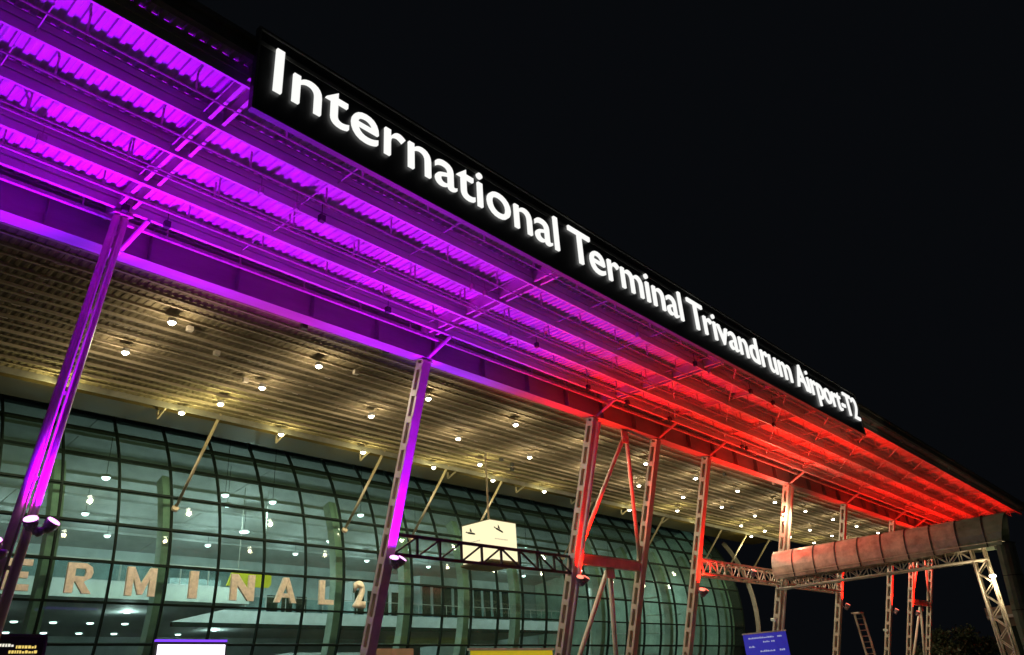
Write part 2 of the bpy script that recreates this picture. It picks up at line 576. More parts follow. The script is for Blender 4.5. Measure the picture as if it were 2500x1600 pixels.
# braced bays
def braced_bay(xa, xb, label):
    xm = (xa + xb) / 2
    t = thing('column_brace', label, 'brace', (xm, col_axis(-H), -H), 'diagonal bracing between column pairs')
    zb0, zb1 = 5.38, 5.86
    yb = col_axis(5.6)
    m = MB()
    m.box(xa + 0.25, xb - 0.25, yb - 0.13, yb + 0.13, zb0, zb0 + 0.03)
    m.box(xa + 0.25, xb - 0.25, yb - 0.13, yb + 0.13, zb1 - 0.03, zb1)
    m.box(xa + 0.25, xb - 0.25, yb - 0.10, yb + 0.10, zb0 + 0.032, zb1 - 0.032)
    m.build('cross_beam', M['col'], t)
    ya, yl = col_axis(11.5), col_axis(1.2)
    for s, x in ((-1, xa + 0.3), (1, xb - 0.3)):
        MB().tube((xm + 0.12 * s, ya, 11.45), (x, col_axis(6.1), 6.0), 0.10, 12).build('diagonal', M['col'], t, smooth=True)
        MB().tube((xm + 0.12 * s, col_axis(5.3), 5.25), (x + 0.1 * s, col_axis(-1.5), -1.6), 0.115, 12).build('diagonal', M['col'], t, smooth=True)
    MB().box(xm - 0.28, xm + 0.28, ya - 0.03, ya + 0.03, 11.15, 11.83).build('gusset', M['col'], t)
    MB().box(xm - 0.33, xm + 0.33, yb - 0.03, yb + 0.03, 4.9, 5.376).build('gusset', M['col'], t)
braced_bay(COLX[2], COLX[3], 'tan V-shaped tube braces and red cross beam between pink and orange columns')
braced_bay(COLX[8], COLX[9], 'slim V-shaped braces between the two farthest columns')

# lattice beams between columns
def lattice_beam(x0, x1, y, z0, z1, step, depth, label, m_, chord=0.09, web=0.05, dense=False, flip=None):
    t = thing('lattice_beam', label, 'truss', ((x0 + x1) / 2, y, z0))
    faces = (y - depth / 2, y + depth / 2) if depth > 0 else (y,)
    for yy in faces:
        for z in (z0, z1):
            MB().box(x0, x1, yy - chord / 2, yy + chord / 2, z - chord / 2, z + chord / 2).build('chord', m_, t)
    n = max(2, round((x1 - x0) / step))
    for yy in faces:
        for k in range(n + 1):
            x = x0 + (x1 - x0) * k / n
            if not dense or yy == faces[0]:
                MB().box(x - web / 2, x + web / 2, yy - web / 2, yy + web / 2, z0 + chord / 2, z1 - chord / 2).build('post', m_, t)
            if k < n:
                xn = x0 + (x1 - x0) * (k + 1) / n
                up = (k % 2 == 0) if dense else (k < n / 2)
                zs, ze = (z0 + chord / 2, z1 - chord / 2) if up else (z1 - chord / 2, z0 + chord / 2)
                MB().bar((x + web, yy, zs), (xn - web, yy, ze), web * 0.8, web * 0.8).build('diagonal', m_, t)
    if len(faces) > 1:
        for k in range(n):
            x = x0 + (x1 - x0) * k / n
            xn = x0 + (x1 - x0) * (k + 1) / n
            yy = faces if k % 2 == 0 else faces[::-1]
            for z in (z0, z1):
                MB().bar((x, yy[0], z), (xn, yy[1], z), web * 0.8, web * 0.8).build('lacing', m_, t)
    return t
lattice_beam(COLX[1] + 0.2, COLX[2] - 0.2, col_axis(5.3), 4.96, 5.68, 1.12, 0, 'dark open lattice beam crossing in front of the lit hanging box', M['dark'], 0.11, 0.08)
lattice_beam(COLX[4] + 0.3, COLX[6] - 0.3, col_axis(6.0) + 0.1, 5.62, 6.38, 0.85, 0.7, 'dense orange lattice beam with a red lamp, right of the orange column', M['lattice'], 0.10, 0.055, dense=True)

# ================================================================== ROOF SIGN
YS = 11.9
sign = thing('roof_sign', 'long black roof sign with white lit letters naming the international terminal', 'sign', (24.0, YS, 11.55))
MB().box(6.16, 42.45, YS + 0.03, YS + 0.13, 11.52, 13.72).build('board', M['board'], sign)
m = MB()
m.box(6.10, 42.51, YS - 0.02, YS + 0.14, 11.46, 11.518)
m.box(6.10, 42.51, YS - 0.02, YS + 0.14, 13.722, 13.79)
m.box(6.10, 6.158, YS - 0.02, YS + 0.14, 11.52, 13.72)
m.box(42.452, 42.51, YS - 0.02, YS + 0.14, 11.52, 13.72)
m.build('frame', M['edge'], sign)
for x in (6.3, 12.2, 18.05, 23.8, 29.6, 35.0, 40.2):
    m = MB()
    m.prism([(x, YS + 0.142, 11.6), (x, YS + 0.142, 12.9), (x, YS + 0.52, 12.6)], (0.04, 0, 0))
    m.build('bracket', M['steel'], sign)

dg = None
def text_mesh(body, offset):
    c = bpy.data.curves.new('glyph', 'FONT')
    c.body = body
    c.size = 1.0
    c.offset = offset
    c.resolution_u = 5
    o = bpy.data.objects.new('glyph', c)
    COL.objects.link(o)
    bpy.context.view_layer.update()
    d = bpy.context.evaluated_depsgraph_get()
    me = bpy.data.meshes.new_from_object(o.evaluated_get(d))
    bpy.data.objects.remove(o)
    xs = [v.co.x for v in me.vertices]
    ysv = [v.co.y for v in me.vertices]
    return me, min(xs), max(xs), min(ysv), max(ysv)
_adv = {}
def advance(ch):
    if ch not in _adv:
        a = text_mesh('|' + ch + '|', 0)
        b = text_mesh('||', 0)
        _adv[ch] = (a[2] - a[1]) - (b[2] - b[1])
    return _adv[ch]
def solid_glyph(ch, sx, sz, depth, m_front, m_side, offset):
    """a raised letter lying in the XZ plane, face towards -Y"""
    import bmesh
    me, x0, x1, y0, y1 = text_mesh(ch, offset)
    bm = bmesh.new()
    bm.from_mesh(me)
    bmesh.ops.dissolve_limit(bm, angle_limit=0.01, verts=bm.verts, edges=bm.edges)
    for v in bm.verts:
        v.co = Vector((v.co.x * sx, 0, v.co.y * sz))
    r = bmesh.ops.extrude_face_region(bm, geom=bm.faces[:], use_keep_orig=True)
    for e in r['geom']:
        if isinstance(e, bmesh.types.BMVert):
            e.co.y += depth
    bmesh.ops.recalc_face_normals(bm, faces=bm.faces)
    for f in bm.faces:
        f.material_index = 0 if f.normal.y < -0.5 else 1
    bm.to_mesh(me)
    bm.free()
    me.materials.clear()
    me.materials.append(m_front)
    me.materials.append(m_side)
    me.name = 'letter'
    return me
CAP = text_mesh('I', 0)[4]
for word, xa, xb in (('International', 6.40, 16.62), ('Terminal', 17.02, 24.02), ('Trivandrum', 24.36, 33.72), ('Airport-T2', 34.16, 42.33)):
    kern = {'Te': -0.09, 'Tr': -0.09, '-T': -0.04}
    kr = lambda i: kern.get(word[i:i + 2], 0.0)
    tot = sum(advance(ch) + kr(i) for i, ch in enumerate(word))
    sx = (xb - xa) / tot
    x = xa
    for ci, ch in enumerate(word):
        me = solid_glyph(ch, sx, 1.2 / CAP, 0.07, M['letter'], M['dark'], -0.001)
        place('letter', me, (x, YS - 0.05, 12.22), sign)
        x += (advance(ch) + kr(ci)) * sx

# ================================================================== TERMINAL BUILDING
CY, CZ, R = 48.4, 6.37, 12.15
TH0, DTH = 0.011, 0.1383
XM0, DXM = 12.0, 2.49
I0, I1 = -5, 25
K0, K1 = -4, 5
def arc(th, r=R):
    return CY - r * math.cos(th), CZ + r * math.sin(th)
bld = thing('terminal_building', 'terminal with a bulging green glass front, lit hall and mezzanine inside', 'building', (40.0, 48.0, -H))
# panes: one mesh per row, shared along it
for k in range(K0, K1):
    t0, t1 = TH0 + DTH * k + 0.004, TH0 + DTH * (k + 1) - 0.004
    (ya, za), (yb, zb) = arc(t0), arc(t1)
    (yc, zc), (yd, zd) = arc(t0, R - 0.02), arc(t1, R - 0.02)
    w = DXM / 2 - 0.035
    org = Vector((0, (ya + yb) / 2, (za + zb) / 2))
    m = MB()
    m.quad_box([(-w, ya, za), (w, ya, za), (w, yc, zc), (-w, yc, zc), (-w, yb, zb), (w, yb, zb), (w, yd, zd), (-w, yd, zd)])
    me = m.mesh('pane', M['pane'], org)
    for i in range(I0, I1):
        o = place('pane', me, org + Vector((XM0 + DXM * (i + 0.5), 0, 0)), bld)
        o.rotation_euler = (random.gauss(0, 0.005), 0, random.gauss(0, 0.005))     # panes never sit perfectly true
# mullions: swept bars
def arc_bar(x, w, r0, r1, ta, tb, n):
    m = MB()
    secs = []
    for j in range(n + 1):
        th = ta + (tb - ta) * j / n
        (ya, za), (yb, zb) = arc(th, r0), arc(th, r1)
        secs.append([(x - w / 2, ya, za), (x + w / 2, ya, za), (x + w / 2, yb, zb), (x - w / 2, yb, zb)])
    return m.strip(secs, closed=True)
TA, TB = TH0 + DTH * (K0 - 1), TH0 + DTH * (K1 + 1)
for i in range(I0, I1 + 1):
    arc_bar(XM0 + DXM * i, 0.075, R + 0.07, R - 0.10, TA, TB, 22).build('mullion', M['mull'], bld)
for k in range(K0, K1 + 1):
    th = TH0 + DTH * k
    hw = 0.0085 if k not in (-3,) else 0.028
    m = MB()
    P = [arc(th - hw / 2, R + 0.065), arc(th + hw / 2, R + 0.065), arc(th + hw / 2, R - 0.13), arc(th - hw / 2, R - 0.13)]
    xa, xb = XM0 + DXM * I0, XM0 + DXM * I1
    m.quad_box([(xa, P[0][0], P[0][1]), (xb, P[0][0], P[0][1]), (xb, P[3][0], P[3][1]), (xa, P[3][0], P[3][1]),
                (xa, P[1][0], P[1][1]), (xb, P[1][0], P[1][1]), (xb, P[2][0], P[2][1]), (xa, P[2][0], P[2][1])])
    m.build('transom', M['mull'], bld)
# free-standing end rim
arc_bar(77.4, 0.30, R + 0.12, R - 0.22, -0.75, 0.62, 24).build('end_rim', M['rim'], bld)
# curved ribs behind the glass at every second mullion
RIBS = [0, 2, 6, 8, 10, 12, 16, 18, 20, 22, 24]
for i in RIBS:
    arc_bar(XM0 + DXM * i + 0.1, 0.5, R - 0.55, R - 1.1, -0.75, 0.42, 16).build('rib', M['rib'], bld)
# roof shell above and the hall
m = MB()
secs = []
for j in range(13):
    th = TB + (math.pi * 0.62 - TB) * j / 12
    (ya, za), (yb, zb) = arc(th, R), arc(th, R - 0.15)
    secs.append([(-2, ya, za), (74.2, ya, za), (74.2, yb, zb), (-2, yb, zb)])
m.strip(secs, closed=True).build('roof_shell', M['hallwall'], bld)
MB().box(-2, 74.2, 61.0, 61.3, -H, 17.0).build('hall_wall', M['hallwall'], bld)
MB().box(-2.3, -2.0, 38.0, 61.0, -H, 12.0).build('hall_wall', M['hallwall'], bld)
prof = [(72.6, 60.9, -H)] + [(72.6,) + arc(-0.7 + 2.3 * j / 16, R - 0.25) for j in range(17)] + [(72.6, 60.9, 16.0)]
MB().prism(prof, (0.2, 0, 0)).build('hall_end_wall', M['endwall'], bld)
for a, b in ((-2, 14.4), (14.45, 26.0), (26.05, 38.0), (38.05, 52.0), (52.05, 73.0)):
    MB().quad_box([(a, 40.8, 14.33), (b, 40.8, 14.33), (b, 61.0, 11.8), (a, 61.0, 11.8), (a, 40.8, 14.48), (b, 40.8, 14.48), (b, 61.0, 11.95), (a, 61.0, 11.95)]).build('hall_ceiling', M['hallceil'], bld)
# dark ribs of the ceiling
for y in (42.6, 44.6, 47.7, 51.0, 54.0, 57.0):
    zr = 14.33 - (y - 40.8) * 0.12525
    MB().box(-2, 72.9, y - 0.05, y + 0.05, zr - 0.16, zr - 0.008).build('ceiling_rib', M['hallceil'], bld)
# mezzanine, near part and set-back part
MB().box(-2, 24.6, 42.0, 61.0, 5.80, 6.0).build('mezzanine_slab', M['hallceil'], bld)
MB().box(-2, 24.6, 41.9, 41.998, 5.78, 6.62).build('mezzanine_front', M['white'], bld)
MB().box(24.6, 66.0, 51.3, 61.0, 5.80, 6.0).build('mezzanine_slab', M['hallceil'], bld)
MB().box(24.61, 66.0, 51.2, 51.298, 5.78, 6.62).build('mezzanine_front', M['white'], bld)
MB().box(24.61, 66.0, 51.0, 51.19, 5.5, 5.775).build('mezzanine_edge', M['mull'], bld)
for y, xa, xb in ((41.95, -2, 24.4), (51.25, 25, 66)):
    x = xa
    while x < xb - 1.5:
        MB().box(x + 0.06, x + 1.54, y - 0.01, y + 0.01, 6.66, 7.55).build('railing_pane', M['railing'], bld)
        MB().box(x - 0.02, x + 0.02, y - 0.02, y + 0.02, 6.622, 7.6).build('railing_post', M['rim'], bld)
        x += 1.6
    MB().box(xa, xb, y - 0.03, y + 0.03, 7.602, 7.65).build('handrail', M['rim'], bld)
# rooms and kiosks seen inside
for x0, x1, y0, y1, z0, z1, k in ((26.5, 30.4, 56, 58, 6.0, 9.3, 'white'), (33.5, 38.5, 55, 58, 6.0, 9.0, 'hallwall'), (41.0, 47.0, 54, 58, 6.0, 9.6, 'white'),
                                  (48.0, 60.0, 53.5, 58, 6.0, 10.4, 'hallwall'), (30.8, 39.0, 47, 49, -H, 3.6, 'white'), (14.0, 24.0, 52, 54, -H, 3.1, 'hallwall'),
                                  (43.0, 55.0, 46, 48, -H, 4.0, 'hallwall')):
    MB().box(x0, x1, y0, y1, z0, z1).build('inner_room', M[k], bld)
    n = int((x1 - x0) / 1.3)
    for j in range(n):
        xx = x0 + 0.25 + j * 1.3
        MB().box(xx, xx + 0.95, y0 - 0.02, y0 - 0.004, z0 + 1.0, z1 - 0.7).build('inner_window', M['mull'], bld)
for p, q, r in (((57.6, 42.0, 8.3), (57.2, 43.0, -H), 0.17), ((68.8, 41.2, 10.0), (68.6, 41.6, -H), 0.20)):
    MB().tube(p, q, r, 10).build('white_strut', M['white'], bld, smooth=True)
for a, b in (((55.0, 41.5, 7.2), (63.0, 41.5, 7.7)), ((62.0, 40.5, 7.3), (69.5, 40.5, 8.1)), ((62.0, 40.6, 6.0), (70.0, 40.6, 6.35)), ((56, 41, 2.7), (66, 41, 2.9)), ((60, 42, 4.6), (69, 42, 4.75))):
    MB().tube(a, b, 0.05, 6).build('pale_bar', M['white'], bld)  # thin pale bars behind the glass

# ceiling lights inside the hall
HG = 'ceiling lights inside the glazed hall'
row_at = [(39.4, [14.8, 21.15, 24.1, 30.4]), (43.4, [23.5, 38.5, 45.0, 51.0, 57.0, 63.0, 69.0]), (49.6, [17.8, 22.5, 28.3, 35.4, 43.0, 57.0, 67.0]), (55.1, [14.5, 21.4, 28.6, 36.1, 43.3, 50.5, 64.0])]  # lights towards the right end are added to brighten that half
n = 0
for y, xs in row_at:
    for x in xs:
        big = (x == 28.3)
        zl = 11.05 if y < 40 else 11.58
        t = thing('ceiling_light', 'big glaring white ceiling light, brightest inside the glass hall' if big else 'white ceiling light inside the hall, %s from left in the %s row' % (ordinal(xs.index(x)), {39.4: 'front', 43.4: 'second', 49.6: 'third', 55.1: 'rearmost'}[y]), 'ceiling light', (x, y, zl + 0.12), None if big else HG)
        MB().tube((x, y, zl), (x, y, zl + 0.12), 0.24, 12).build('lamp_body', M['camera'], t)
        MB().lathe((x, y, zl), (0, 0, -1), [(0, 0.34 if big else 0.2), (0.08, 0.3 if big else 0.17), (0.13, 0.1)], 12).build('lens', M['lens_hall'], t)
        if y < 44:
            lamp('lamp', 'SPOT', (x, y, zl - 0.3), C_HALL, P_HALL * (4.5 if y < 40 else 2.2), t, 0.25, (0, 0.45, -1) if y < 40 else (0, 0.1, -1), 150 if y < 40 else 165, 0.4)
        else:
            lamp('lamp', 'POINT', (x, y, zl - 0.33), C_HALL, P_HALL * (4.5 if big else 1.0), t, 0.25)
        zt = 14.33 - (y - 40.8) * 0.12525 if y > 40.8 else CZ + math.sqrt(R * R - (CY - y) ** 2) - 0.1
        MB().tube((x, y, zl + 0.12), (x, y, zt), 0.015, 6).build('hanger', M['mull'], t)
        n += 1
for y, xs in ((52.7, [9.8, 11.9, 14.0, 16.1, 18.2, 20.3, 22.4]), (58.7, [13.0, 15.4, 17.6, 19.8, 22.0, 24.3]), (52.9, [26.7, 29.4]), (58.7, [28.9])):
    for x in xs:
        t = thing('ceiling_light', 'small downlight under the mezzanine, %s from left in the %s' % (ordinal(xs.index(x)), {(52.7, 9.8): 'near row', (58.7, 13.0): 'far row', (52.9, 26.7): 'right-hand front pair', (58.7, 28.9): 'right-hand rear spot'}[(y, xs[0])]), 'ceiling light', (x, y, 5.79), 'downlights under the mezzanine')
        MB().lathe((x, y, 5.79), (0, 0, -1), [(0, 0.2), (0.05, 0.19), (0.07, 0.14)], 12).build('lens', M['lens_hall'], t)
for x in (12.0, 20.0, 30.0):
    t = thing('ceiling_light', 'stronger lone downlight under the mezzanine, ' + {12.0: 'left of letter M', 20.0: 'below letter N', 30.0: 'right of the slim purple column'}[x], 'ceiling light', (x, 47.0, 5.79) if x < 24 else (x, 55.5, 5.79), 'downlights under the mezzanine')
    yy = 47.0 if x < 24 else 55.5
    MB().lathe((x, yy, 5.79), (0, 0, -1), [(0, 0.2), (0.05, 0.19), (0.07, 0.14)], 12).build('lens', M['lens_hall'], t)
    lamp('lamp', 'POINT', (x, yy, 5.4), C_HALL, P_HALL * 0.8, t, 0.2)

# TERMINAL lettering in front of the glass
let = thing('facade_lettering', 'row of beige block capitals standing in front of the green glass', 'sign', (18.0, 35.6, 5.0))
YL, Z0L, Z1L = 35.62, 5.06, 6.27
HL = Z1L - Z0L
def strokes(x, w, polys):
    m = MB()
    for P in polys:
        m.prism([(x + u * w, YL, Z0L + v * HL) for u, v in P], (0, 0.14, 0))
    return m.build('letter', M['beige'], let)
def rect(a, b, c, d):
    return [(a, c), (b, c), (b, d), (a, d)]
strokes(7.75, 1.0, [rect(0, 1, .8, 1), rect(.36, .64, 0, .798)])
strokes(10.2, 0.95, [rect(0, .32, 0, 1), rect(.322, 1, .8, 1), rect(.322, .9, .4, .6), rect(.322, 1, 0, .2)])
strokes(12.5, 1.05, [rect(0, .3, 0, 1), rect(.302, .68, .82, 1), rect(.302, .68, .38, .56), [(.682, .40), (.92, .52), (.98, .70), (.92, .88), (.682, 1), (.682, .80), (.72, .70), (.682, .58)], [(.34, .378), (.66, .378), (1.0, 0), (.66, 0)]])
strokes(14.95, 1.3, [rect(0, .22, 0, 1), rect(.78, 1, 0, 1), [(.222, 1), (.222, .62), (.42, .05), (.5, .05), (.5, .42)], [(.778, 1), (.778, .62), (.58, .05), (.502, .05), (.502, .42)]])
strokes(17.82, 0.4, [rect(0, 1, 0, 1)])
strokes(19.9, 1.25, [rect(0, .26, 0, 1), rect(.74, 1, 0, 1), [(.262, 1), (.262, .58), (.738, 0), (.738, .42)]])
strokes(22.3, 1.25, [[(0, 0), (.24, 0), (.62, 1), (.38, 1)], [(.76, 0), (1, 0), (.622, .98), (.505, .66)], rect(.33, .67, .2, .36)])
strokes(24.95, 0.9, [rect(0, .36, 0, 1), rect(.362, 1, 0, .2)])
me = solid_glyph('2', 1.5, HL / CAP, 0.14, M['beige'], M['beige'], 0.05)
place('letter', me, (27.2, YL, Z0L), let)

# slanted tie struts from soffit to glass
tie_x = [2, 6, 8, 10, 14, 18, 22, 24, 26]
for j, i in enumerate(tie_x):
    x = XM0 + DXM * i + 0.1
    where = ['above the letter M', 'just left of the purple slim column', 'just right of the purple slim column', 'behind the lit hanging box', 'behind the pinkish column',
             'behind the orange right post of the braced bay', 'left one above the dense beam', 'middle one above the dense beam', 'right one above the dense beam'][j]
    ty, tz = arc(0.235, R + 0.1)
    t = thing('tie_strut', 'pale slanted strut from soffit to glass, ' + where, 'strut', (x, ty, tz), 'slanted struts between soffit and glass')
    MB().tube((x, 32.96, 13.1), (x, ty, tz), 0.075, 10).build('rod', M['inner'], t, smooth=True)
    MB().lathe((x, ty, tz), (0, -1, 0.6), [(-0.12, 0.05), (-0.05, 0.17), (0.08, 0.17), (0.16, 0.05)], 10).build('end_joint', M['inner'], t)

# ================================================================== SOFFIT DOWNLIGHTS
rows = [('soffit row beside the girder', 24.45, [10.5, 16.6, 22.55, 28.55, 34.6, 40.66, 46.75, 52.8, 59.05, 64.9, 70.95, 76.7, 82.6]),
        ('second soffit row from the girder', 27.87, [10.4, 16.15, 22.0, 27.8, 33.6, 39.3, 45.05, 50.9, 56.8, 62.6, 68.4, 74.0, 79.5, 85.0]),
        ('third soffit row from the girder', 30.65, [15.8, 32.3, 54.7, 65.6, 70.3, 75.9, 81.8]),
        ('soffit row nearest the glass', 32.7, [9.9, 15.05, 20.2, 25.3, 30.5, 35.6, 40.7, 51.0, 61.3, 71.7])]
for nm, y, xs in rows:
    for j, x in enumerate(xs):
        t = thing('downlight', 'warm downlight, %s from left in the %s' % (ordinal(j), nm), 'downlight', (x, y, 12.70), 'round downlights under the soffit')
        MB().tube((x, y, 12.56), (x, y, 12.70), 0.15, 12).build('lamp_body', M['camera'], t)
        MB().lathe((x, y, 12.56), (0, 0, -1), [(0, 0.115), (0.04, 0.105), (0.07, 0.07)], 12).build('lens', M['lens_down'], t)
        lamp('lamp', 'POINT', (x, y, 12.28), C_BACK if y > 30 else C_DOWN, P_DOWN * (1.25 if y > 30 else 0.9), t, 0.12)
        if y > 32 or y < 25:
            lamp('lamp', 'SPOT', (x, y, 12.26), C_BEAM, P_BEAM * 1.6 if y > 32 else P_BEAM * 1.3, t, 0.1, (0, 0.5, -1) if y > 32 else (0, -0.35, -1), 125 if y > 32 else 145, 0.6)

# ================================================================== COLOURED FLOODLIGHTS
def flood(x, y, z, color, heads, label, spots):
    t = thing('floodlight', label, 'floodlight', (x, y, z), 'coloured floodlights on the columns')
    lens = M['lens_violet'] if color == 'violet' else M['lens_red']
    MB().tube((x, y + 0.3, z + 0.05), (x, y, z - 0.05), 0.035, 8).build('arm', M['dark'], t)
    MB().lathe((x, y, z - 0.08), (0, 0, 1), [(-0.16, 0.03), (-0.10, 0.12), (0, 0.16), (0.06, 0.12)], 12).build('hub', M['violet_body'], t, smooth=True)
    for dx in heads:
        ax = Vector((dx * 1.1, -0.55, 0.85)).normalized()
        c = Vector((x + dx * 0.62, y - 0.05, z + 0.05))
        MB().lathe(c, ax, [(-0.2, 0.05), (-0.12, 0.13), (0.0, 0.17), (0.12, 0.18)], 14).build('head', M['violet_body'], t, smooth=True)
        MB().lathe(c + ax * 0.122, ax, [(0, 0.165), (0.03, 0.15), (0.045, 0.06)], 14).build('lens', lens, t)
    for aim, col, pw, ang in spots:
        lamp('lamp', 'SPOT', (x, y - 0.12, z + 0.32), col, pw, t, 0.3, aim, ang, 0.7)
up = (0, -0.62, 1.0)
def vio(k=1.0, r=1.0):
    return [(up, C_VIOLET, P_VIOLET * k, 96), ((0.6, -0.62, 1), C_MAGENTA, P_MAGENTA * k * r, 80), ((-0.75, -0.62, 1), C_MAGENTA, P_MAGENTA * k, 84), ((0, -0.345, 1), (0.42, 0.0, 0.9), 650 * k, 24), ((0.0, -0.235, 1), (0.45, 0.0, 0.9), 7000 * k, 13)]
def red(k=1.0):
    return [(up, C_RED, P_RED * k, 104), ((0.8, -0.62, 1), C_RED, P_RED * k * 0.7, 84), ((0, -0.345, 1), C_RED, 700 * k, 26)]
zl = 4.6
yl = col_axis(zl) - 0.52
flood(6.68, 21.42, 4.55, 'violet', (-0.35, 0.35), 'twin violet floodlight on the right of the nearest column', vio(1.05))
flood(5.95, 21.35, 3.95, 'violet', (-0.3,), 'single violet floodlight on the left of the nearest column', [((-0.5, -0.62, 1), C_VIOLET, P_VIOLET, 96)])
flood(18.4, yl, zl, 'violet', (-0.2, 0.3), 'violet ball-shaped floodlight on the slim purple column', vio(1.0, 0.3))
flood(29.3, yl, zl, 'red', (-0.3, 0.3), 'red floodlight cluster low on the pinkish column', red(0.9) + [((-0.45, -0.62, 1), C_RED, P_RED * 0.95, 84)])
flood(40.3, yl, zl, 'red', (-0.3, 0.3), 'red floodlight cluster on the orange column left of the dense beam', red())
flood(46.2, col_axis(6.0) - 0.45, 5.95, 'red', (0.0,), 'red floodlight on the middle of the dense lattice beam', red(0.9))
flood(61.6, yl, zl, 'red', (0.2,), 'red floodlight beside the ladder on a far column', red())
flood(72.8, yl, zl, 'red', (0.2,), 'red floodlight on the far column with the small camera', red())
flood(78.6, yl, zl, 'red', (0.2,), 'red floodlight on the left post of the farthest braced bay', red())

# ================================================================== GATEWAY FRAME
XG = 49.5
gate = thing('gateway_frame', 'tan lattice portal frame reaching out under the canopy end', 'frame', (XG, 9.75, -H))
hx = 0.3
def lace(name, pts_a, pts_b, w):
    for a, b in zip(pts_a, pts_b):
        MB().bar(a, b, w, w).build(name, M['lattice'], gate)
for sx in (-hx, hx):
    for z in (5.18, 5.84):
        MB().tube((XG + sx, 9.4, z), (XG + sx, 21.4, z), 0.065, 10).build('chord', M['lattice'], gate, smooth=True)
    for y in (9.45, 10.08):
        MB().tube((XG + sx, y, -H), (XG + sx, y, 5.84), 0.06, 10).build('leg_chord', M['lattice'], gate, smooth=True)
    n = 18
    for k in range(n):
        ya, yb = 10.1 + (21.3 - 10.1) * k / n, 10.1 + (21.3 - 10.1) * (k + 1) / n
        za, zb = (5.22, 5.80) if k % 2 == 0 else (5.80, 5.22)
        MB().bar((XG + sx, ya, za), (XG + sx, yb, zb), 0.05, 0.05).build('web_bar', M['lattice'], gate)
        MB().bar((XG + sx, ya, 5.22), (XG + sx, ya, 5.80), 0.045, 0.045).build('web_bar', M['lattice'], gate)
    n = 12
    for k in range(n):
        za, zb = -1.6 + 6.7 * k / n, -1.6 + 6.7 * (k + 1) / n
        ya, yb = (9.49, 10.04) if k % 2 == 0 else (10.04, 9.49)
        MB().bar((XG + sx, ya, za), (XG + sx, yb, zb), 0.05, 0.05).build('web_bar', M['lattice'], gate)
n = 14
for k in range(n):
    ya, yb = 10.1 + 11.2 * k / n, 10.1 + 11.2 * (k + 1) / n
    s = 1 if k % 2 == 0 else -1
    for z in (5.18, 5.84):
        MB().bar((XG - hx * s, ya, z), (XG + hx * s, yb, z), 0.045, 0.045).build('lacing_bar', M['lattice'], gate)
for k in range(10):
    za, zb = -1.5 + 6.6 * k / 10, -1.5 + 6.6 * (k + 1) / 10
    s = 1 if k % 2 == 0 else -1
    for y in (9.45, 10.08):
        MB().bar((XG - hx * s, y, za), (XG + hx * s, y, zb), 0.045, 0.045).build('lacing_bar', M['lattice'], gate)

cov = thing('curved_cover', 'ribbed curved metal cover over the lattice gateway, reflecting red light', 'cover', (XG, 14.5, 5.95), None)
def cov_ring(y, g=0.0, shift=0.0):
    P = []
    for k in range(15):
        a = math.pi * (-0.12 + 1.24 * k / 14)
        P.append((XG + (0.95 + g) * math.cos(a), y + shift * math.sin(a), 6.18 + (1.27 + g) * math.sin(a)))
    return P
ysr = [21.2 - 1.35 * k for k in range(10)]
for k in range(9):
    a, b = ysr[k] - 0.012, ysr[k + 1] + 0.012
    s = MB().strip([cov_ring(a), cov_ring(a, -0.03), cov_ring(b, -0.03), cov_ring(b), cov_ring(a)])
    mm = M['cover'] if k < 8 else M['cover_green']
    o = s.build('cover_panel', mm, cov)
MB().strip([cov_ring(ysr[9]), cov_ring(8.25, 0, -0.35), cov_ring(8.25, -0.03, -0.35), cov_ring(ysr[9], -0.03), cov_ring(ysr[9])]).build('cover_end', M['cover_green'], cov)
for y in ysr[1:]:
    MB().strip([cov_ring(y - 0.03, 0.035), cov_ring(y + 0.03, 0.035), cov_ring(y + 0.03, -0.05), cov_ring(y - 0.03, -0.05), cov_ring(y - 0.03, 0.035)]).build('cover_rib', M['dark'], cov)
MB().box(XG - 0.97, XG + 0.97, 8.3, 21.2, 5.915, 5.94).build('cover_floor', M['lattice'], cov)
# upright part hugging the outer leg
def up_ring(z, g=0.0):
    return [(XG + (0.85 + g) * math.cos(a), 8.95 - (0.75 + g) * math.sin(a) - 0.28 * max(0.0, (z - 2.0)) / 4, z) for a in [math.pi * k / 12 for k in range(13)]]
zs = [5.85, 4.2, 2.5, 0.8, -1.68]
for a, b in zip(zs[:-1], zs[1:]):
    MB().strip([up_ring(a - 0.015), up_ring((a + b) / 2), up_ring(b + 0.015), up_ring(b + 0.015, -0.03), up_ring(a - 0.015, -0.03)]).build('upright_panel', M['cover_green'], cov)
for z in zs[:-1]:
    MB().strip([up_ring(z - 0.02, 0.03), up_ring(z + 0.02, 0.03), up_ring(z + 0.02, -0.05), up_ring(z - 0.02, -0.05)]).build('cover_rib', M['dark'], cov)

# ================================================================== HANGING BOX
bx = thing('hanging_box', 'glowing cream cube with airplane logos hung from the soffit', 'light box', (31.7, 29.6, 6.6))
X0, X1, Y0, Y1, Zb, Zt = 30.62, 32.74, 28.52, 30.64, 6.68, 8.76
MB().box(X0 + 0.01, X1 - 0.01, Y0 + 0.01, Y1 - 0.01, Zb, Zt).build('lit_cube', M['boxface'], bx)
MB().box(X0 - 0.02, X1 + 0.02, Y0 - 0.02, Y1 + 0.02, Zt, Zt + 0.05).build('top_cap', M['tray'], bx)
m = MB()
secs = []
for d, s in ((0.0, 1.10), (-0.10, 1.10), (-0.24, 0.85), (-0.30, 0.5)):
    cxb, cyb, hw = (X0 + X1) / 2, (Y0 + Y1) / 2, (X1 - X0) / 2 * s
    secs.append([(cxb - hw, cyb - hw, Zb + d), (cxb + hw, cyb - hw, Zb + d), (cxb + hw, cyb + hw, Zb + d), (cxb - hw, cyb + hw, Zb + d)])
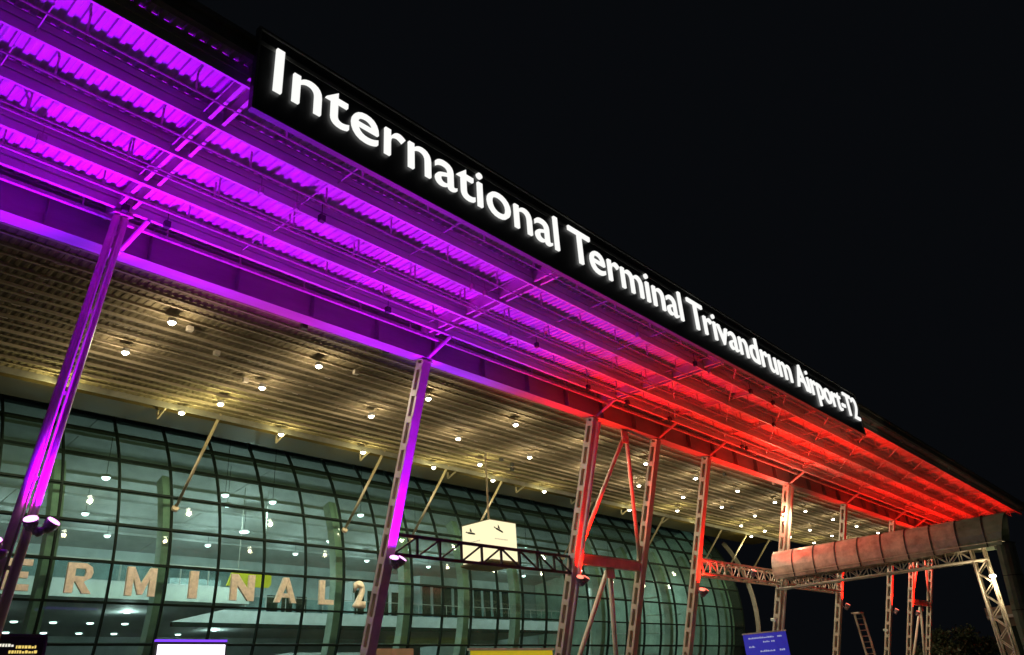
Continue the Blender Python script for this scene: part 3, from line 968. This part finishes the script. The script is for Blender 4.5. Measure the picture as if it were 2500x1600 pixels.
m.strip(secs, closed=True).build('bottom_tray', M['tray'], bx)
MB().tube((31.68, 29.58, Zt + 0.05), (31.68, 29.58, 13.1), 0.055, 10).build('hanger_rod', M['inner'], bx)
def on_front(u, v):
    return (X0 + u * (X1 - X0), Y0 - 0.006, Zb + v * (Zt - Zb))
def on_side(u, v):
    return (X0 - 0.006, Y1 - u * (Y1 - Y0), Zb + v * (Zt - Zb))
logo = [[(0.20, 0.775), (0.24, 0.73), (0.50, 0.655), (0.57, 0.645), (0.56, 0.69), (0.42, 0.745), (0.28, 0.785)], [(0.33, 0.787), (0.335, 0.90), (0.385, 0.85), (0.43, 0.752)], [(0.12, 0.80), (0.17, 0.815), (0.215, 0.795), (0.20, 0.755)]]
logo = [[(0.13 + (u - 0.12) * 0.78, 0.70 + (v - 0.64) * 0.78) for u, v in P] for P in logo]
for fn, off in ((on_front, (0, -0.012, 0)), (on_side, (-0.012, 0, 0))):
    m = MB()
    for P in logo:
        m.prism([fn(u, v) for u, v in P], off)
    m.build('logo', M['ink'], bx)
    m = MB()
    for j in range(9):
        m.prism([fn(0.16 + 0.055 * j, 0.52), fn(0.195 + 0.055 * j, 0.52), fn(0.195 + 0.055 * j, 0.545), fn(0.16 + 0.055 * j, 0.545)], off)
    m.build('print', M['grey_ink'], bx)
lamp('lamp', 'AREA', (31.68, 29.58, Zt + 0.12), (1.0, 0.9, 0.55), 14.0, bx, 0.1, (0, 0, 1))

# ================================================================== SMALL SIGNS
t = thing('blue_sign', 'blue direction sign with white lines of text in front of the yellowish column', 'sign', (47.0, 21.8, -H))
pa, pb = Vector((46.8, 23.1, 0)), Vector((47.15, 20.55, 0))
d = (pb - pa).normalized()
nrm = Vector((-d.y, d.x, 0)) if Vector((-d.y, d.x, 0)).x < 0 else Vector((d.y, -d.x, 0))
def on_sign(u, v, g=0.0):
    p = pa + (pb - pa) * u + nrm * g
    return (p.x, p.y, 0.9 + v * 1.70)
MB().prism([on_sign(0, 0), on_sign(1, 0), on_sign(1, 1), on_sign(0, 1)], tuple(-nrm * 0.12)).build('face', M['blue'], t)
MB().prism([on_sign(-0.02, 1.003), on_sign(1.02, 1.003), on_sign(1.02, 1.05), on_sign(-0.02, 1.05)], tuple(-nrm * 0.14)).build('top_rail', M['rim'], t)
for v, segs in ((0.84, [(0.12, 0.72), (0.80, 0.92)]), (0.70, [(0.45, 0.62), (0.64, 0.72)]), (0.56, [(0.10, 0.25)]), (0.40, [(0.35, 0.70), (0.80, 0.92)]), (0.20, [(0.20, 0.28), (0.55, 0.75)])):
    m = MB()
    for a, b in segs:
        u = a
        while u < b - 0.02:
            w = random.uniform(0.012, 0.04)
            hh = random.choice((0.035, 0.05, 0.05, 0.06))
            m.prism([on_sign(u, v, 0.004), on_sign(min(b, u + w), v, 0.004), on_sign(min(b, u + w), v + hh, 0.004), on_sign(u, v + hh, 0.004)], tuple(nrm * 0.006))
            u += w + 0.009
    m.build('print', M['white_print'], t)
for u in (0.12, 0.88):
    p = on_sign(u, 0, -0.07)
    MB().tube((p[0], p[1], -H), (p[0], p[1], 0.89), 0.05, 8).build('post', M['rim'], t)

t = thing('screen', 'white glowing display screen with violet glow at the bottom edge', 'screen', (15.4, 30.0, -H))
MB().box(14.05, 16.70, 29.94, 30.0, 1.2, 2.60).build('panel', M['screen'], t)
MB().box(13.95, 16.80, 30.002, 30.14, 1.1, 2.70).build('housing', M['dark'], t)
for x in (14.5, 16.2):
    MB().box(x - 0.05, x + 0.05, 30.02, 30.12, -H, 1.098).build('post', M['dark'], t)
MB().box(13.97, 16.78, 29.97, 30.13, 2.702, 2.78).build('halo_strip', M['violet_halo'], t)  # added emissive strip standing in for the violet halo above the screen

t = thing('info_board', 'dark information board with rows of amber text at the lower left corner', 'display board', (6.9, 24.0, -H))
MB().box(5.3, 8.15, 24.0, 24.1, 1.0, 2.26).build('face', M['board'], t)
MB().box(5.25, 8.2, 23.97, 24.12, 2.262, 2.33).build('frame', M['dark'], t)
MB().box(8.152, 8.22, 23.97, 24.12, 1.0, 2.26).build('frame', M['dark'], t)
for r_, (z, mm, xa, xb) in enumerate(((2.02, 'pale', 5.5, 7.45), (1.98, 'amber', 7.5, 8.0), (1.86, 'amber', 7.35, 8.02), (1.74, 'pale', 5.4, 8.0), (1.6, 'amber', 5.6, 7.9), (1.45, 'pale', 5.5, 7.8))):
    m = MB()
    x = xa
    while x < xb - 0.05:
        w = random.uniform(0.03, 0.07)
        m.box(x, x + w, 23.985, 23.997, z, z + random.choice((0.05, 0.07, 0.07)))
        x += w + 0.022
    m.build('print', M[mm], t)
for x in (5.8, 7.7):
    MB().box(x - 0.05, x + 0.05, 24.0, 24.1, -H, 0.998).build('post', M['dark'], t)

t = thing('yellow_sign', 'yellow sign with pale frame along the bottom edge beside the pinkish column', 'sign', (37.0, 33.0, -H))
MB().box(33.4, 40.6, 33.0, 33.1, 1.5, 2.58).build('face', M['yellow'], t)
MB().box(33.2, 40.8, 32.97, 33.12, 2.582, 2.71).build('frame', M['rim'], t)
for x in (33.6, 37.0, 40.4):
    MB().box(x - 0.06, x + 0.06, 33.0, 33.1, -H, 1.498).build('post', M['rim'], t)

t = thing('cream_hoarding', 'cream panel hoarding at the bottom edge right of the slim purple column', 'hoarding', (27.5, 33.0, -H))
for a, b in ((25.9, 27.6), (27.63, 29.1)):
    MB().box(a, b, 33.0, 33.08, -H, 2.70).build('panel', M['cream'], t)

t = thing('hanging_sign', 'yellow sign hung inside the hall behind the letter N', 'sign', (23.4, 40.0, 6.42))
MB().prism([(22.1, 40, 6.42), (24.6, 40, 6.42), (24.75, 40, 6.6), (24.75, 40, 7.02), (24.62, 40, 7.16), (22.35, 40, 7.16)], (0, 0.15, 0)).build('face', M['yellow'], t)
for x in (22.7, 24.2):
    MB().tube((x, 40.07, 7.16), (x, 40.07, 11.8), 0.02, 6).build('wire', M['rim'], t)

# ================================================================== SMALL FITTINGS
def cctv(x, y, z, label):
    t = thing('security_camera', label, 'camera', (x, y, z))
    MB().bar((x, y, z), (x - 0.45, y - 0.1, z + 0.1), 0.05, 0.05).build('arm', M['camera'], t)
    MB().bar((x - 0.65, y - 0.35, z + 0.05), (x - 0.3, y + 0.1, z + 0.15), 0.16, 0.16).build('housing', M['camera'], t)
cctv(50.9, col_axis(3.4), 3.4, 'small grey camera on an arm beside the yellowish column')
cctv(72.4, col_axis(3.1), 3.1, 'small pale camera on the far column with one red lamp')
def spot_white(x, y, z, label):
    t = thing('small_floodlight', label, 'floodlight', (x, y, z))
    MB().bar((x, y + 0.12, z), (x, y - 0.1, z), 0.2, 0.16).build('housing', M['camera'], t)
    MB().lathe((x, y - 0.1, z), (-0.6, -1, -0.3), [(0, 0.09), (0.06, 0.08)], 10).build('lens', M['bulb'], t)
    lamp('lamp', 'POINT', (x - 0.25, y - 0.3, z - 0.12), (1.0, 0.82, 0.5), 150.0, t, 0.05)
spot_white(50.8, col_axis(9.9) - 0.1, 9.9, 'small white floodlight on the yellowish column above the gateway cover')
spot_white(49.15, 9.4, 4.3, 'small white floodlight on the outer lattice leg of the gateway')

t = thing('leaning_ladder', 'lattice ladder leaning beside the red lamp of a far column', 'ladder', (63.6, 21.3, -H))
pa0, pa1 = Vector((63.4, 21.6, -H)), Vector((61.95, 21.45, 4.05))
off = Vector((0.7, -0.35, 0))
for o_ in (Vector((0, 0, 0)), off):
    MB().bar(pa0 + o_, pa1 + o_, 0.13, 0.13).build('rail', M['lattice'], t)
for k in range(14):
    p = pa0 + (pa1 - pa0) * (k + 0.6) / 14.4
    MB().bar(p, p + off, 0.06, 0.06).build('rung', M['lattice'], t)
MB().box(61.7, 62.7, 21.0, 21.6, 4.06, 4.16).build('platform', M['lattice'], t)

# ================================================================== FAR RIGHT: TREES AND KIOSK
def tree(x, y, h, r, label, seed):
    rnd = random.Random(seed)
    t = thing('tree', label, 'tree', (x, y, -H), 'dark trees beyond the canopy end')
    m = MB()
    m.tube((x, y, -H), (x + 0.2, y, h * 0.45), 0.28, 8, 0.16)
    for k in range(6):
        a = k * 1.05
        m.tube((x + 0.15, y, h * 0.35), (x + r * 0.7 * math.cos(a), y + r * 0.7 * math.sin(a), h * (0.6 + 0.1 * (k % 3))), 0.1, 6, 0.03)
    m.build('trunk', M['bark'], t)
    m = MB()
    clumps = [(rnd.uniform(-1, 1), rnd.uniform(-1, 1), rnd.uniform(-0.9, 1)) for _ in range(26)]
    for cxx, cyy, czz in clumps:
        l = math.sqrt(cxx * cxx + cyy * cyy + czz * czz) or 1
        k = min(1, 0.95 / l)
        c = Vector((x + cxx * r * k, y + cyy * r * k, h * 0.72 + czz * h * 0.27 * k))
        for _ in range(70):
            p = c + Vector((rnd.gauss(0, 0.28), rnd.gauss(0, 0.28), rnd.gauss(0, 0.24))) * r * 0.55
            s = rnd.uniform(0.10, 0.24)
            u = Vector((rnd.gauss(0, 1), rnd.gauss(0, 1), rnd.gauss(0, 1))).normalized() * s
            v = u.cross(Vector((rnd.gauss(0, 1), rnd.gauss(0, 1), rnd.gauss(0, 1)))).normalized() * s * 0.6
            b = len(m.v)
            m.v += [tuple(p - u), tuple(p + v), tuple(p + u), tuple(p - v)]
            m.f.append((b, b + 1, b + 2, b + 3))
    me = bpy.data.meshes.new('crown')
    o = Vector((x, y, -H))
    me.from_pydata([tuple(Vector(p) - o) for p in m.v], [], m.f)
    me.materials.append(M['leaf'])
    place('crown', me, o, t)
tree(96.0, 23.7, 3.6, 2.4, 'tallest dark tree beyond the canopy end, left of the gateway leg', 3)
tree(92.5, 24.6, 1.9, 2.0, 'low dark tree left of the taller tree beyond the canopy end', 5)
tree(99.0, 22.3, 2.6, 2.2, 'dark bushy tree next to the outer leg of the gateway', 9)
k_ = thing('kiosk', 'brown kiosk with pale roof edge at the right edge behind the gateway leg', 'kiosk', (60.0, 10.6, -H))
MB().box(58.0, 62.0, 9.4, 11.6, -H, 2.55).build('wall', M['brown'], k_)
MB().box(57.6, 62.4, 9.1, 12.0, 2.555, 3.25).build('roof', M['brown'], k_)
MB().box(57.55, 57.598, 9.1, 12.0, 2.6, 2.75).build('roof_edge', M['rim'], k_)
MB().box(57.94, 57.996, 9.9, 11.2, 0.3, 2.1).build('window', M['mull'], k_)
